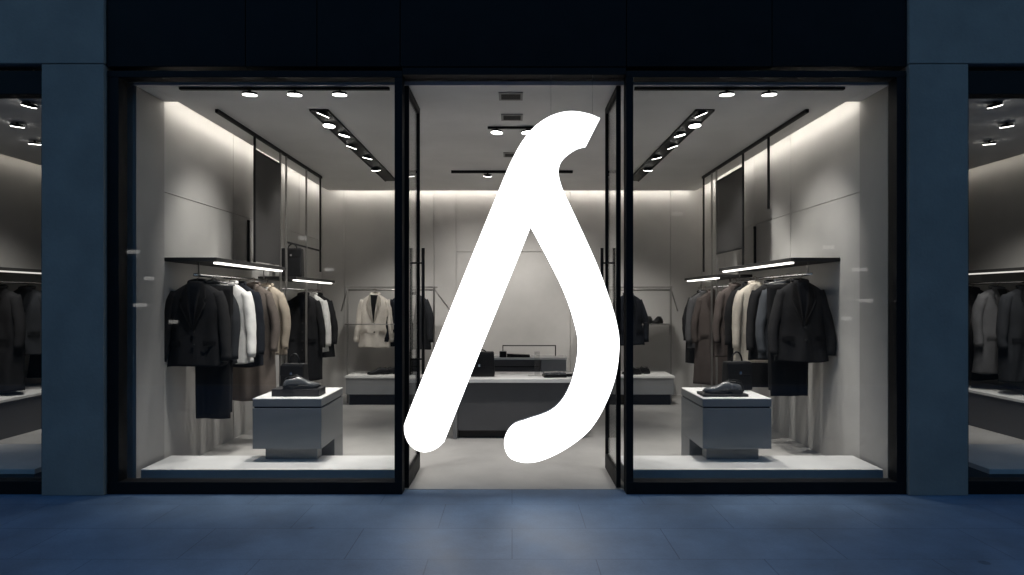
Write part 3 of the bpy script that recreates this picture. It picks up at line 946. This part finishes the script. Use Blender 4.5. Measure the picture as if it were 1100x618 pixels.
# ------------------------------------------------------------------ overlay emblem, added as a glowing sign in the entrance
EMBLEM = True
def catmull(pts, n=8):
    out = []
    for i in range(len(pts) - 1):
        p0 = pts[max(0, i - 1)]; p1 = pts[i]; p2 = pts[i + 1]; p3 = pts[min(len(pts) - 1, i + 2)]
        for k in range(n):
            t = k / n
            out.append(tuple(.5 * (2 * p1[j] + (p2[j] - p0[j]) * t + (2 * p0[j] - 5 * p1[j] + 4 * p2[j] - p3[j]) * t * t + (3 * p1[j] - p0[j] - 3 * p2[j] + p3[j]) * t ** 3) for j in (0, 1)))
    out.append(pts[-1])
    return out
# outline in millimetres across and up on the emblem's own face, as smooth runs between sharp corners
def mmp(l): return [((x - 550) * 7.21, (530 - y) * 7.21) for x, y in l]
RUNS = [mmp([(643.5, 129.4), (630.6, 124.3), (612, 121.8), (593, 126), (576, 136.5), (562.6, 151.5), (550.7, 172), (538.8, 199), (504, 284), (470, 368), (439.5, 444), (435.5, 459), (438.5, 471.5), (446, 480.5), (457, 484), (468, 481), (476.5, 474), (481.5, 464), (517, 375), (553, 286.5), (569.7, 245)]),
        mmp([(569.7, 245), (590.5, 284), (605, 314), (615, 343), (620, 370), (615.6, 400), (606, 424), (591, 439.5), (567, 448.5), (552, 454), (544, 464), (541.7, 475), (544.5, 485.5), (551, 492), (565.8, 495.3), (584, 492), (609, 479.5), (632, 461), (648, 436), (660, 404), (664, 370), (661, 346), (653.8, 322), (640, 284), (615, 229), (603.8, 205), (599.4, 187), (603.4, 174), (617, 163.2), (628, 160)])]
if EMBLEM:
    loop = []
    for r_ in RUNS:
        c_ = catmull(r_)
        loop += c_[:-1] if r_ is RUNS[0] else c_
    loop = [(x / 1000, z / 1000) for x, z in loop]
    t = thing('overlay_emblem', 'large white curved overlay emblem, added as a glowing hung sign in the entrance', 'sign', (.0, -.025, 0))
    bm = bmesh.new()
    f = bm.faces.new([bm.verts.new((x, -.028, z)) for x, z in loop])
    r_ = bmesh.ops.extrude_face_region(bm, geom=[f])
    for v in r_['geom']:
        if isinstance(v, bmesh.types.BMVert): v.co.y = .02
    obj('casing', bm, M['white'], t)
    bm = bmesh.new()
    f = bm.faces.new([bm.verts.new((x, -.0285, z)) for x, z in loop])
    r_ = bmesh.ops.extrude_face_region(bm, geom=[f])
    for v in r_['geom']:
        if isinstance(v, bmesh.types.BMVert): v.co.y = -.032
    obj('added_glow_face', bm, M['emblem_glow'], t)
    for x, z in ((.30, 2.92), (.62, 2.915)):
        pipe('added_wire', M['steel'], t, [(x, -.004, z), (x, -.004, HEAD - .032)], .0012, 6)  # thin wires added to hold the emblem up

# ------------------------------------------------------------------ unseen building added across the street for reflections in the glass
t = thing('added_building', 'unseen dark building added across the street, with glowing slits for glass reflections', 'building', (0, -24, -.13))
box('wall', M['asphalt'], t, -45, 45, -8, 0, .0, 13, bev=0)  # added wall hides the low horizon from the glass and pillars
for i in range(18):
    for j in range(3):
        x = -30.6 + i * 3.6; z = .6 + j * 4.0
        box('window', M['black_panel'], t, x - .8, x + .8, .004, .05, z, z + 2.4, bev=0)
for x, z, w_ in ((-17.0, 3.7, .30), (-16.3, 2.5, .22), (-16.7, 1.3, .30), (-15.2, .55, .2), (14.2, 3.9, .26), (15.6, 2.9, .34), (15.9, 1.5, .3), (15.0, .7, .22), (8.6, 2.4, .3), (-8.2, 2.9, .2), (-9.4, 4.3, .2), (7.4, 5.4, .25)):
    box('reflection_slit', M['reflection_glow'], t, x - w_, x + w_, .052, .08, z, z + .16, bev=0)  # slits added and shaped to mirror as small bright streaks
